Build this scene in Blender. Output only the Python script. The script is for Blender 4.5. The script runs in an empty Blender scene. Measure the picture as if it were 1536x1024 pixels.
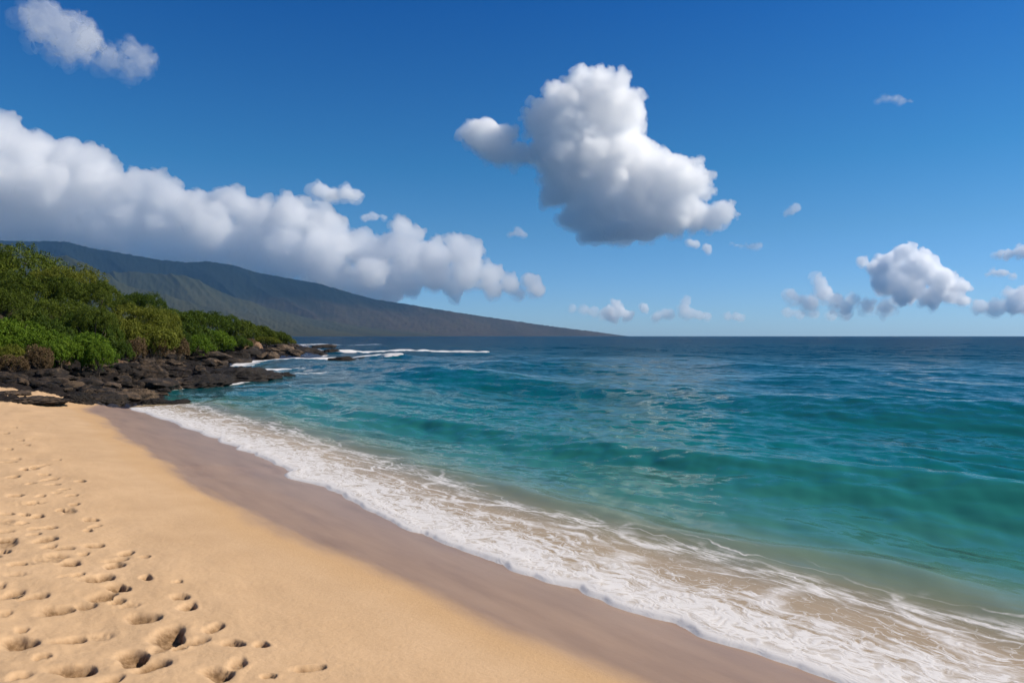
import bpy, math, random
import numpy as np
from mathutils import Vector

# ------------------------------------------------------------------ camera, sky, sun, exposure
sc = bpy.context.scene
F = 1109.3            # focal length in pixels of the 1536 px wide photograph
CX, HY = 768.0, 504.0  # image centre column and horizon row of the photograph
ZC = 2.35             # eye height above the sea

cam_d = bpy.data.cameras.new('camera')
cam = bpy.data.objects.new('camera', cam_d)
sc.collection.objects.link(cam)
cam.location = (0, 0, ZC)
cam.rotation_euler = (math.radians(90), 0, 0)
cam_d.lens = 26.0
cam_d.sensor_width = 36.0
cam_d.shift_y = -8.0 / 1536.0
cam_d.clip_start = 0.1
cam_d.clip_end = 120000
sc.camera = cam

SUN_AZ, SUN_EL = math.radians(88), math.radians(40)   # azimuth clockwise from the view direction (+Y)
world = bpy.data.worlds.new('World')
sc.world = world
world.use_nodes = True
wn, wl = world.node_tree.nodes, world.node_tree.links
wn.clear()
w_out = wn.new('ShaderNodeOutputWorld')
w_bg = wn.new('ShaderNodeBackground')
w_sky = wn.new('ShaderNodeTexSky')
w_sky.sky_type = 'NISHITA'
w_sky.sun_disc = False
w_sky.sun_elevation = SUN_EL
w_sky.sun_rotation = SUN_AZ
w_sky.altitude = 0
w_sky.air_density = 1.0
w_sky.dust_density = 0.3
w_sky.ozone_density = 3.0
w_tc = wn.new('ShaderNodeTexCoord')
w_sep = wn.new('ShaderNodeSeparateXYZ')
w_ramp = wn.new('ShaderNodeValToRGB')
w_mul = wn.new('ShaderNodeMix')
w_mul.data_type = 'RGBA'
w_mul.blend_type = 'MULTIPLY'
w_mul.inputs[0].default_value = 1.0
wl.new(w_tc.outputs['Generated'], w_sep.inputs[0])
wl.new(w_sep.outputs['Z'], w_ramp.inputs['Fac'])
SKY_TINT = [(0.0, (0.43, 0.66, 1.06)), (0.05, (0.37, 0.59, 0.92)), (0.137, (0.235, 0.49, 0.70)), (0.22, (0.118, 0.433, 0.656)),
            (0.41, (0.020, 0.30, 0.66)), (0.46, (0.03, 0.30, 0.66)), (0.62, (0.24, 0.36, 0.52)), (1.0, (0.48, 0.52, 0.58))]  # top stops, above the view, whitened to add neutral fill light
el = w_ramp.color_ramp.elements
el[0].position, el[0].color = SKY_TINT[0][0], (*SKY_TINT[0][1], 1)
el[1].position, el[1].color = SKY_TINT[-1][0], (*SKY_TINT[-1][1], 1)
for p_, c_ in SKY_TINT[1:-1]:
    e_ = el.new(p_)
    e_.color = (*c_, 1)
wl.new(w_sky.outputs[0], w_mul.inputs[6])
wl.new(w_ramp.outputs[0], w_mul.inputs[7])
wl.new(w_mul.outputs[2], w_bg.inputs['Color'])
w_bg.inputs['Strength'].default_value = 0.114
wl.new(w_bg.outputs[0], w_out.inputs['Surface'])

sun_d = bpy.data.lights.new('sun', 'SUN')
sun_d.energy = 5.0
sun_d.angle = math.radians(0.5)
sun_d.color = (1.0, 0.92, 0.80)
sun = bpy.data.objects.new('sun', sun_d)
sc.collection.objects.link(sun)
S_DIR = Vector((math.sin(SUN_AZ) * math.cos(SUN_EL), math.cos(SUN_AZ) * math.cos(SUN_EL), math.sin(SUN_EL)))
sun.rotation_euler = S_DIR.to_track_quat('Z', 'Y').to_euler()

sc.view_settings.view_transform = 'Standard'
sc.view_settings.look = 'None'
sc.view_settings.exposure = 0.3
sc.view_settings.gamma = 1.0
sc.render.engine = 'CYCLES'
cy = sc.cycles
cy.use_denoising = True
cy.max_bounces = 48
cy.diffuse_bounces = 3
cy.glossy_bounces = 2
cy.transmission_bounces = 4
cy.volume_bounces = 48
cy.transparent_max_bounces = 24
cy.caustics_reflective = False
cy.caustics_refractive = False

rng = np.random.default_rng(7)
random.seed(7)


# ------------------------------------------------------------------ helpers
def link(o, parent=None):
    sc.collection.objects.link(o)
    if parent:
        o.parent = parent
    return o


def tag(o, label=None, cat=None, group=None, kind=None):
    if label: o['label'] = label
    if cat: o['category'] = cat
    if group: o['group'] = group
    if kind: o['kind'] = kind
    return o


def make_mesh(name, verts, quads=None, tris=None, smooth=True):
    me = bpy.data.meshes.new(name)
    v = np.ascontiguousarray(verts, dtype=np.float32)
    f = quads if quads is not None else tris
    k = 4 if quads is not None else 3
    f = np.ascontiguousarray(f, dtype=np.int32)
    me.vertices.add(len(v))
    me.vertices.foreach_set('co', v.ravel())
    me.loops.add(f.size)
    me.loops.foreach_set('vertex_index', f.ravel())
    me.polygons.add(len(f))
    me.polygons.foreach_set('loop_start', np.arange(0, f.size, k, dtype=np.int32))
    me.polygons.foreach_set('loop_total', np.full(len(f), k, dtype=np.int32))
    me.update(calc_edges=True)
    if smooth:
        me.polygons.foreach_set('use_smooth', np.ones(len(f), dtype=bool))
    return me


def add_attr(me, name, values):
    a = me.attributes.new(name, 'FLOAT', 'POINT')
    a.data.foreach_set('value', np.ascontiguousarray(values, dtype=np.float32))


def smoothstep(a, b, x):
    t = np.clip((x - a) / (b - a), 0, 1)
    return t * t * (3 - 2 * t)


def _h(ix, iy, iz, seed):
    h = (ix.astype(np.int64) * 374761393 + iy.astype(np.int64) * 668265263 + iz.astype(np.int64) * 2147483647 + seed * 974711) & 0xFFFFFFFF
    h = ((h ^ (h >> 13)) * 1274126177) & 0xFFFFFFFF
    h = ((h ^ (h >> 16)) * 2246822519) & 0xFFFFFFFF
    return h ^ (h >> 15)


def perlin2(x, y, seed=0):
    x = np.asarray(x, dtype=np.float64); y = np.asarray(y, dtype=np.float64)
    x0, y0 = np.floor(x), np.floor(y)
    fx, fy = x - x0, y - y0
    u = fx ** 3 * (fx * (fx * 6 - 15) + 10)
    v = fy ** 3 * (fy * (fy * 6 - 15) + 10)
    z = np.zeros_like(x0)

    def g(dx, dy):
        a = _h(x0 + dx, y0 + dy, z, seed).astype(np.float64) * (2 * math.pi / 4294967296.0)
        return np.cos(a) * (fx - dx) + np.sin(a) * (fy - dy)
    n0 = g(0, 0) * (1 - u) + g(1, 0) * u
    n1 = g(0, 1) * (1 - u) + g(1, 1) * u
    return (n0 * (1 - v) + n1 * v) * 1.5


def fbm2(x, y, oct=4, seed=0, gain=0.5, lac=2.03):
    s, a = 0, 1.0
    for i in range(oct):
        s = s + a * perlin2(x, y, seed + i * 17)
        x, y, a = x * lac, y * lac, a * gain
    return s


def perlin3(p, seed=0):
    p = np.asarray(p, dtype=np.float64)
    i = np.floor(p)
    f = p - i
    w = f ** 3 * (f * (f * 6 - 15) + 10)
    tot = 0
    for dx in (0, 1):
        for dy in (0, 1):
            for dz in (0, 1):
                h = _h(i[:, 0] + dx, i[:, 1] + dy, i[:, 2] + dz, seed)
                a = (h & 0xFFFF).astype(np.float64) * (2 * math.pi / 65536.0)
                c = ((h >> 16) & 0xFFFF).astype(np.float64) / 32767.5 - 1
                r = np.sqrt(np.maximum(0, 1 - c * c))
                d = np.cos(a) * r * (f[:, 0] - dx) + np.sin(a) * r * (f[:, 1] - dy) + c * (f[:, 2] - dz)
                wx = w[:, 0] if dx else 1 - w[:, 0]
                wy = w[:, 1] if dy else 1 - w[:, 1]
                wz = w[:, 2] if dz else 1 - w[:, 2]
                tot = tot + d * wx * wy * wz
    return tot * 1.5


class NB:
    """small builder for shader node trees"""
    def __init__(self, name):
        self.mat = bpy.data.materials.new(name)
        self.mat.use_nodes = True
        self.t = self.mat.node_tree
        self.t.nodes.clear()
        self.out = self.t.nodes.new('ShaderNodeOutputMaterial')

    def put(self, sock, val):
        if val is None:
            return
        if isinstance(val, bpy.types.NodeSocket):
            self.t.links.new(val, sock)
        else:
            if hasattr(sock.default_value, '__len__') and not isinstance(val, (int, float)):
                n = len(sock.default_value)
                val = tuple(val)
                if len(val) < n:
                    val = val + (1.0,) * (n - len(val))
            sock.default_value = val

    def n(self, typ, props=None, **ins):
        nd = self.t.nodes.new('ShaderNode' + typ)
        for k, v in (props or {}).items():
            setattr(nd, k, v)
        for k, v in ins.items():
            self.put(nd.inputs[k.replace('_', ' ')], v)
        return nd

    def math(self, op, a, b=None, c=None, clamp=False):
        nd = self.t.nodes.new('ShaderNodeMath')
        nd.operation = op
        nd.use_clamp = clamp
        self.put(nd.inputs[0], a)
        if b is not None: self.put(nd.inputs[1], b)
        if c is not None: self.put(nd.inputs[2], c)
        return nd.outputs[0]

    def vmath(self, op, a, b=None):
        nd = self.t.nodes.new('ShaderNodeVectorMath')
        nd.operation = op
        self.put(nd.inputs[0], a)
        if b is not None:
            self.put(nd.inputs['Scale' if op == 'SCALE' else 1], b)
        return nd.outputs[0]

    def attr(self, name):
        nd = self.t.nodes.new('ShaderNodeAttribute')
        nd.attribute_name = name
        return nd.outputs['Fac']

    def comb(self, x, y, z=0.0):
        nd = self.t.nodes.new('ShaderNodeCombineXYZ')
        self.put(nd.inputs[0], x); self.put(nd.inputs[1], y); self.put(nd.inputs[2], z)
        return nd.outputs[0]

    def step(self, x, a, b, lo=0.0, hi=1.0):
        nd = self.t.nodes.new('ShaderNodeMapRange')
        nd.interpolation_type = 'SMOOTHSTEP'
        self.put(nd.inputs[0], x)
        self.put(nd.inputs[1], a); self.put(nd.inputs[2], b)
        self.put(nd.inputs[3], lo); self.put(nd.inputs[4], hi)
        return nd.outputs[0]

    def noise(self, vec, scale, detail=3.0, rough=0.5, dist=0.0):
        nd = self.n('TexNoise', None, Vector=vec, Scale=scale, Detail=detail, Roughness=rough, Distortion=dist)
        return nd.outputs[0], nd.outputs[1]

    def ramp(self, fac, stops, interp='LINEAR'):
        nd = self.t.nodes.new('ShaderNodeValToRGB')
        self.put(nd.inputs[0], fac)
        cr = nd.color_ramp
        cr.interpolation = interp
        e = cr.elements
        e[0].position, e[0].color = stops[0][0], (*stops[0][1], 1)
        e[1].position, e[1].color = stops[-1][0], (*stops[-1][1], 1)
        for p, c in stops[1:-1]:
            q = e.new(p)
            q.color = (*c, 1)
        return nd.outputs[0]

    def mix(self, fac, a, b, blend='MIX'):
        nd = self.t.nodes.new('ShaderNodeMix')
        nd.data_type = 'RGBA'
        nd.blend_type = blend
        self.put(nd.inputs[0], fac); self.put(nd.inputs[6], a); self.put(nd.inputs[7], b)
        return nd.outputs[2]

    def mixsh(self, fac, a, b):
        nd = self.t.nodes.new('ShaderNodeMixShader')
        self.put(nd.inputs[0], fac); self.put(nd.inputs[1], a); self.put(nd.inputs[2], b)
        return nd.outputs[0]

    def done(self, surf=None, vol=None):
        if surf is not None: self.t.links.new(surf, self.out.inputs['Surface'])
        if vol is not None: self.t.links.new(vol, self.out.inputs['Volume'])
        return self.mat


# ------------------------------------------------------------------ coast line
def px0(px, py, z=0.0):
    """where the sight line of a photo pixel meets the height z"""
    y = (ZC - z) * F / (py - HY)
    return ((px - CX) / F * y, y)


SWASH_PX = [(1330, 1046), (1275, 1024), (1240, 1012), (1180, 992), (1110, 969), (1050, 953), (1008, 936), (935, 912), (870, 888),
            (802, 864), (742, 844), (700, 826), (640, 803), (590, 780), (520, 748), (486, 732), (472, 726), (445, 718), (428, 711),
            (432, 702), (412, 694), (345, 667), (300, 648), (240, 627), (190, 611)]
ROCK_PX = [(215, 607), (238, 600), (246, 590), (262, 584), (300, 581), (340, 577), (372, 572), (400, 570.5), (398, 566), (366, 563), (350, 559), (344, 553),
           (352, 547), (372, 541), (420, 540.5), (455, 539), (482, 536), (486, 530), (472, 523), (455, 518.5), (443, 516)]
swash = [px0(*p) for p in SWASH_PX]
rockc = [px0(*p) for p in ROCK_PX]
coast = [(20000, -20000), (60, -66), (14.0, -9.0), (6.0, 0.9)] + swash + rockc + [(-90, 235), (-260, 320), (-900, 500), (-20000, 4000)]
coast = np.array(coast, dtype=np.float64)
N_BEACH = 4 + len(swash)
land_poly = np.vstack([coast, [(-20000, -20000)]])


def seg_dist(x, y, pts):
    best = np.full(x.shape, 1e18)
    for (ax, ay), (bx, by) in zip(pts[:-1], pts[1:]):
        vx, vy = bx - ax, by - ay
        L = vx * vx + vy * vy + 1e-12
        t = np.clip(((x - ax) * vx + (y - ay) * vy) / L, 0, 1)
        dx, dy = x - (ax + t * vx), y - (ay + t * vy)
        np.minimum(best, dx * dx + dy * dy, out=best)
    return np.sqrt(best)


def inside(x, y, poly):
    r = np.zeros(x.shape, dtype=bool)
    n = len(poly)
    for i in range(n):
        x1, y1 = poly[i]
        x2, y2 = poly[(i + 1) % n]
        if y1 == y2:
            continue
        c = (y1 > y) != (y2 > y)
        r ^= c & (x < (x2 - x1) * (y - y1) / (y2 - y1) + x1)
    return r


TD = np.array((-0.611, 0.791))     # along the shore, away from the camera
SD = np.array((0.791, 0.611))      # offshore


def coast_fields(x, y):
    d = seg_dist(x, y, coast)
    d = np.where(inside(x, y, land_poly), d, -d)
    db = seg_dist(x, y, coast[:N_BEACH])
    return d, db


RA = np.array(px0(200, 612, 0.05))
RB = np.array(px0(0, 599, 0.55))
RN = np.array((-(RB - RA)[1], (RB - RA)[0]))
RN = RN / np.linalg.norm(RN)
if RN[1] < 0:
    RN = -RN


def rocky_u(x, y):
    return (x - RA[0]) * RN[0] + (y - RA[1]) * RN[1]


SAND_GAPS = [(px0(8, 577, 0.8), 3.0, 1.1), (px0(80, 593, 0.5), 2.0, 0.9), (px0(35, 588, 0.55), 1.2, 0.3)]


def ground_base(x, y, d):
    zb = np.where(d > 0, 1.55 * (1 - np.exp(-np.maximum(d, 0) * 0.115 / 1.55)), np.where(d > -2.7, d * 0.018, -0.0486 + (d + 2.7) * 0.13))
    u = rocky_u(x, y)
    r = smoothstep(-0.4, 1.2, u)
    zr = np.where(d > 0, 1.5 * (1 - np.exp(-np.maximum(d, 0) * 0.2 / 1.5)) + 0.15 * np.clip(d - 10, 0, 40), d * 0.25)
    z = zb * (1 - r) + zr * r
    return np.maximum(z, -3.5), r


def ground_z(x, y):
    x = np.atleast_1d(np.asarray(x, dtype=np.float64)); y = np.atleast_1d(np.asarray(y, dtype=np.float64))
    d, _ = coast_fields(x, y)
    return ground_base(x, y, d)[0]


def px_ground(px, py):
    """the point of the ground that a photo pixel shows"""
    y = np.geomspace(1.5, 400, 1500)
    x = (px - CX) / F * y
    zl = ZC + (HY - py) / F * y
    below = zl < ground_z(x, y)
    i = int(np.argmax(below)) if below.any() else len(y) - 1
    return x[i], y[i], float(ground_z(x[i], y[i])[0])


# ------------------------------------------------------------------ polar grids
def polar_rows(r_stops):
    r = [r_stops[0][0]]
    for (a, k), (b, _) in zip(r_stops[:-1], r_stops[1:]):
        while r[-1] < b:
            r.append(r[-1] * (1 + k))
    return np.array(r)


def polar_grid(r, az):
    A, R = np.meshgrid(az, r)
    x, y = (R * np.sin(A)).ravel(), (R * np.cos(A)).ravel()
    nr, na = len(r), len(az)
    i = np.arange(nr * na).reshape(nr, na)
    q = np.stack([i[:-1, :-1].ravel(), i[:-1, 1:].ravel(), i[1:, 1:].ravel(), i[1:, :-1].ravel()], axis=1)
    return x, y, R.ravel(), q


def keep_faces(verts, quads, keep_v, attrs):
    k = keep_v[quads].any(axis=1)
    q = quads[k]
    used = np.zeros(len(verts), dtype=bool)
    used[q.ravel()] = True
    m = np.cumsum(used) - 1
    return verts[used], m[q], [a[used] for a in attrs]


def deg(*a):
    return np.radians(np.array(a))


# ------------------------------------------------------------------ ground
WETLINE_PX = [(118, 612), (140, 624), (172, 652), (196, 668), (212, 684), (250, 705), (292, 735), (345, 766), (382, 786), (430, 808), (520, 845), (600, 880),
              (660, 905), (740, 948), (830, 984), (925, 1024), (1000, 1060)]
wet_pts = np.array([px_ground(*p)[:2] for p in WETLINE_PX])
wet_pts = np.vstack([[wet_pts[0] + np.array((-0.5, 2.5))], wet_pts, [wet_pts[-1] + (wet_pts[-1] - wet_pts[-2]) * 12]])

FOOT = [  # px, py, width px, height px
    (4, 770, 22, 14), (3, 810, 26, 16), (19, 744, 22, 8), (16, 715, 20, 7), (10, 694, 18, 6), (12, 674, 14, 5), (24, 687, 14, 5), (52, 701, 18, 7), (65, 712, 16, 6),
    (77, 727, 18, 6), (66, 720, 14, 5), (118, 723, 18, 6), (107, 743, 16, 5), (110, 757, 18, 7), (133, 779, 22, 8), (46, 755, 20, 7), (54, 773, 22, 8), (68, 791, 26, 9),
    (48, 801, 18, 12), (68, 810, 34, 15), (90, 823, 26, 10), (139, 819, 26, 9), (124, 831, 18, 6), (101, 847, 36, 20), (166, 850, 32, 12), (139, 870, 46, 20), (112, 865, 20, 14),
    (172, 882, 42, 13), (151, 895, 46, 17), (174, 904, 26, 10), (17, 893, 36, 24), (50, 896, 32, 24), (79, 915, 46, 22), (25, 964, 52, 28), (100, 958, 40, 34), (106, 1006, 66, 28),
    (211, 926, 50, 20), (249, 953, 66, 30), (265, 969, 30, 12), (280, 909, 32, 13), (317, 942, 34, 16), (346, 964, 36, 15), (391, 967, 28, 10), (195, 985, 60, 34), (222, 998, 50, 30),
    (325, 1010, 50, 24), (458, 1002, 46, 12), (215, 836, 18, 5), (265, 875, 14, 4), (30, 660, 12, 4), (8, 650, 12, 4), (40, 668, 10, 3), (20, 640, 10, 3), (85, 690, 14, 5), (90, 765, 16, 5),
    (30, 785, 18, 7), (22, 850, 24, 9), (400, 1015, 26, 8), (60, 985, 24, 10), (35, 770, 16, 6), (95, 735, 14, 5), (45, 725, 16, 5), (35, 705, 14, 5), (60, 745, 15, 6)]

DRY = {}


def build_ground():
    r = polar_rows([(0.4, 0.03), (1.8, 0.0042), (14, 0.008), (60, 0.02), (300, 0.07), (12400, 0)])
    az = np.concatenate([np.linspace(-80, -38, 22)[:-1], np.linspace(-38, 14, 800)[:-1], np.linspace(14, 80, 40)])
    x, y, R, q = polar_grid(r, np.radians(az))
    d, db = coast_fields(x, y)
    z, rock = ground_base(x, y, d)
    t = x * TD[0] + y * TD[1]
    sd = x * SD[0] + y * SD[1]
    near = R < 60
    # wetness: between the water and the wet line
    wd = seg_dist(x[near], y[near], wet_pts)
    poly = np.vstack([wet_pts, [(12, 3), (40, 30), (0, 60), (-8, 40)]])
    ins = inside(x[near], y[near], poly)
    wd = np.where(ins, wd, -wd)
    wd += 0.16 * fbm2(t[near] * 0.55, sd[near] * 2.2, 4, 31) * smoothstep(3, 12, R[near]) + 0.03 * fbm2(t[near] * 2.0, sd[near] * 6, 3, 37)
    wet = np.full(x.shape, -5.0)
    wet[near] = wd
    wet[(~near) & (d < 2)] = 2.0
    # gentle swells of the dry sand, more trampled away from the water
    dryf = smoothstep(0.2, 1.6, -wet) * (1 - rock)
    tramp = smoothstep(1.2, 3.6, -wet) * (1 - rock)
    far_fade = 1 / (1 + (R / 30) ** 2)
    z = z + dryf * (0.030 * fbm2(t * 0.5, sd * 0.9, 3, 5)) + tramp * (0.018 * fbm2(t * 1.7, sd * 2.2, 4, 9) + 0.006 * fbm2(t * 6, sd * 7, 3, 12)) * far_fade
    lowlump = dryf * 0.0022 * fbm2(t * 9, sd * 12, 3, 19)
    z = z + lowlump * (R < 20)
    # footprints
    zf = np.zeros_like(z)
    prng = np.random.default_rng(3)
    prints = []
    for (px, py, w, h) in FOOT:
        gx, gy, gz = px_ground(px, py)
        a = w / F * gy * 0.5
        b = max(h / F * gy * gy / max(ZC - gz, 0.5) * 0.5, a * 0.6)
        prints.append((gx, gy, a * 1.05, min(b, a * 1.2), math.radians(prng.uniform(-40, 25)), min(0.068, 0.022 + 0.20 * a)))
    for _ in range(70):
        px, py = prng.uniform(-140, 110), 612 + 330 * prng.random() ** 1.6
        if px > 30 + (py - 612) * 0.5:
            continue
        gx, gy, gz = px_ground(px, py)
        s = prng.uniform(0.07, 0.13)
        prints.append((gx, gy, s, s * prng.uniform(0.8, 1.6), math.radians(prng.uniform(-50, 50)), prng.uniform(0.006, 0.018)))
    for (p0, p1, n_) in (((150, 1015), (15, 715), 7), ((345, 1015), (95, 745), 6), ((40, 1010), (-40, 760), 4), ((240, 1000), (40, 690), 5)):
        for k_ in range(n_):
            f_ = (k_ + prng.uniform(-0.3, 0.3)) / n_
            gx, gy, gz = px_ground(p0[0] + (p1[0] - p0[0]) * f_ + prng.uniform(-16, 16), p0[1] + (p1[1] - p0[1]) * f_ ** 0.8)
            s = prng.uniform(0.055, 0.10)
            prints.append((gx + prng.uniform(-.06, .06), gy, s, s * prng.uniform(0.9, 1.5), math.radians(prng.uniform(-45, 35)), prng.uniform(0.010, 0.032)))
    for (gx, gy, a, b, th, dep) in prints:
        m = (np.abs(x - gx) < 3.2 * max(a, b)) & (np.abs(y - gy) < 3.2 * max(a, b))
        if not m.any():
            continue
        dx, dy = x[m] - gx, y[m] - gy
        c, s_ = math.cos(th), math.sin(th)
        u, v = (dx * c + dy * s_) / a, (-dx * s_ + dy * c) / b
        ang = np.arctan2(v, u)
        wob = 1 + 0.20 * np.sin(2 * ang + gx * 9) + 0.10 * np.sin(3 * ang + gy * 7) + 0.10 * fbm2(dx * 7 + gx, dy * 7 + gy, 2, 77)
        qd = np.sqrt(u * u + v * v) / wob
        tilt = 1 + 0.35 * (u * math.sin(gx * 5) + v * math.cos(gy * 3)) * (qd < 1)
        side = (u * 0.85 + v * 0.5) / (np.sqrt(u * u + v * v) + 1e-6)
        tilt = tilt + 0.45 * (u * 0.85 + v * 0.5) * (qd < 1.1)
        dz = -dep * smoothstep(1.08, 0.38 + 0.36 * side, qd) * np.clip(tilt, 0.3, 1.6)
        dz += 0.006 * (0.5 + 6 * dep) * np.exp(-((qd - 1.32) / 0.24) ** 2) * (0.55 + 0.45 * side) * (0.6 + 0.8 * np.clip(perlin2(dx * 9, dy * 9, 5) + .4, 0, 1))
        dz += 0.007 * smoothstep(1.0, 0.5, qd) * fbm2(dx * 18, dy * 18, 3, 8)
        zf[m] = np.where(dz < 0, np.minimum(zf[m], dz) + 0.25 * dz, zf[m] + dz)
    DRY['prints'] = prints
    z = z + np.clip(zf, -0.13, 0.05)
    # lava shelf under the boulders
    gap = np.zeros_like(z)
    for (gx, gy), a, b in SAND_GAPS:
        gap = np.maximum(gap, np.exp(-(((x - gx) / a) ** 2 + ((y - gy) / b) ** 2) * 1.2))
    rk = rock * (1 - smoothstep(0.35, 0.6, gap))
    lump = 0.16 * np.abs(fbm2(x * 0.55, y * 0.45, 4, 41)) + 0.13 * np.abs(fbm2(x * 1.9, y * 1.5, 3, 43)) + 0.07 * np.abs(fbm2(x * 5, y * 4, 3, 44)) - 0.08
    z = z + rk * lump * smoothstep(-2.0, 0.6, d) * (R < 400)
    soil = smoothstep(9, 12, d) * rock
    keep = (d > -26) | (R > 80)
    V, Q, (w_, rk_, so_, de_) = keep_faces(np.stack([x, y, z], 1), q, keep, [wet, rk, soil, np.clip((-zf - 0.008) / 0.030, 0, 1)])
    me = make_mesh('ground', V, quads=Q)
    add_attr(me, 'wet', w_)
    add_attr(me, 'dent_shade', de_)
    add_attr(me, 'rock', rk_)
    add_attr(me, 'soil', so_)
    o = link(bpy.data.objects.new('ground', me))
    tag(o, 'golden sand beach with footprints, wet sand and lava shelf', kind='structure')
    b = NB('sand')
    geo = b.n('NewGeometry').outputs['Position']
    sep = b.n('SeparateXYZ', None, Vector=geo)
    tt = b.math('ADD', b.math('MULTIPLY', sep.outputs[0], float(TD[0])), b.math('MULTIPLY', sep.outputs[1], float(TD[1])))
    ss = b.math('ADD', b.math('MULTIPLY', sep.outputs[0], float(SD[0])), b.math('MULTIPLY', sep.outputs[1], float(SD[1])))
    streak = b.comb(b.math('MULTIPLY', tt, 0.35), b.math('MULTIPLY', ss, 1.6))
    n1, _ = b.noise(geo, 1.3, 5, 0.6)
    n2, _ = b.noise(geo, 380.0, 2, 0.6)
    n3, _ = b.noise(streak, 1.6, 5, 0.6)
    n4, _ = b.noise(geo, 28.0, 4, 0.65)
    wet_a = b.attr('wet')
    wetm = b.step(b.math('ADD', wet_a, b.math('MULTIPLY', b.math('SUBTRACT', n4, 0.5), 0.05)), -0.10, 0.30)
    dry = b.ramp(n1, [(0.25, (0.49, 0.320, 0.180)), (0.55, (0.54, 0.358, 0.205)), (0.8, (0.59, 0.395, 0.232))])
    dry = b.mix(b.math('MULTIPLY', b.step(n4, 0.42, 0.75), 0.18), dry, (0.40, 0.24, 0.115))
    dry = b.mix(b.math('MULTIPLY', b.step(n2, 0.50, 0.75), 0.28), dry, (0.33, 0.19, 0.09))
    dent_shade = b.math('MULTIPLY', b.attr('dent_shade'), b.step(n4, 0.3, 0.62, 0.55, 0.95))
    dry = b.mix(dent_shade, dry, (0.145, 0.082, 0.038))  # footprint floors painted darker: shade put into the colour, plus damper sand
    damp = b.math('MULTIPLY', b.step(wet_a, -0.55, -0.02), b.step(wet_a, 0.35, 0.0))
    dry = b.mix(b.math('MULTIPLY', damp, 0.40), dry, (0.47, 0.28, 0.125))
    wetc = b.ramp(n3, [(0.3, (0.245, 0.154, 0.098)), (0.5, (0.310, 0.198, 0.124)), (0.72, (0.360, 0.233, 0.146))])
    wetc = b.mix(b.math('MULTIPLY', b.step(n2, 0.5, 0.75), 0.16), wetc, (0.10, 0.065, 0.05))
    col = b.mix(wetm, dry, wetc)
    rockn, _ = b.noise(geo, 2.2, 6, 0.65)
    rockc_ = b.ramp(rockn, [(0.3, (0.006, 0.005, 0.0045)), (0.55, (0.016, 0.012, 0.010)), (0.8, (0.05, 0.036, 0.025))])
    rockc_ = b.mix(b.math('MULTIPLY', b.attr('soil'), 0.8), rockc_, (0.06, 0.042, 0.02))
    rm = b.step(b.math('ADD', b.attr('rock'), b.math('MULTIPLY', b.math('SUBTRACT', n4, 0.5), 0.5)), 0.4, 0.6)
    col = b.mix(rm, col, rockc_)
    rough = b.math('SUBTRACT', b.math('SUBTRACT', 0.92, b.math('MULTIPLY', wetm, 0.48)), b.step(wet_a, 0.3, 1.6, 0.0, 0.14))
    hgt = b.math('ADD', b.math('MULTIPLY', n2, 0.0022), b.math('MULTIPLY', n4, 0.010))
    hgt = b.math('MULTIPLY', hgt, b.math('SUBTRACT', 1.0, b.math('MULTIPLY', wetm, 0.85)))
    hgt = b.math('ADD', hgt, b.math('MULTIPLY', b.math('MULTIPLY', rockn, rm), 0.25))
    bump = b.n('Bump', None, Strength=0.55, Distance=1.0, Height=hgt)
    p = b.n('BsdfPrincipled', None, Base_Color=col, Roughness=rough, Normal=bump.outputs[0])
    b.put(p.inputs['Specular IOR Level'], b.math('ADD', 0.12, b.math('MULTIPLY', wetm, 0.45)))
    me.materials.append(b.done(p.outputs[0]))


build_ground()


# ------------------------------------------------------------------ sea
SURF = [  # foam strips: photo pixels of the crest line, half depth in metres, crest height
    ([(506, 530), (560, 529.6), (620, 529.4), (680, 529.8), (722, 530.6)], 1.8, 0.36, 1.0),
    ([(486, 528), (500, 528.5), (520, 530)], 2.5, 0.15, 0.85),
    ([(455, 541.5), (482, 540), (500, 539)], 2.0, 0.2, 0.8),
    ([(545, 540.2), (565, 541), (592, 542.5)], 1.4, 0.25, 0.9),
    ([(352, 551), (372, 545.5), (400, 543), (430, 542)], 1.3, 0.12, 0.8),
    ([(346, 556), (365, 559), (395, 557), (425, 556)], 1.5, 0.12, 0.9),
    ([(405, 566), (440, 563), (470, 562)], 1.4, 0.08, 0.55),
    ([(440, 556), (470, 558)], 1.2, 0.05, 0.5),
    ([(450, 518), (470, 517.4), (500, 518.2), (540, 518.6)], 9.0, 0.2, 0.6)]


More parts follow.
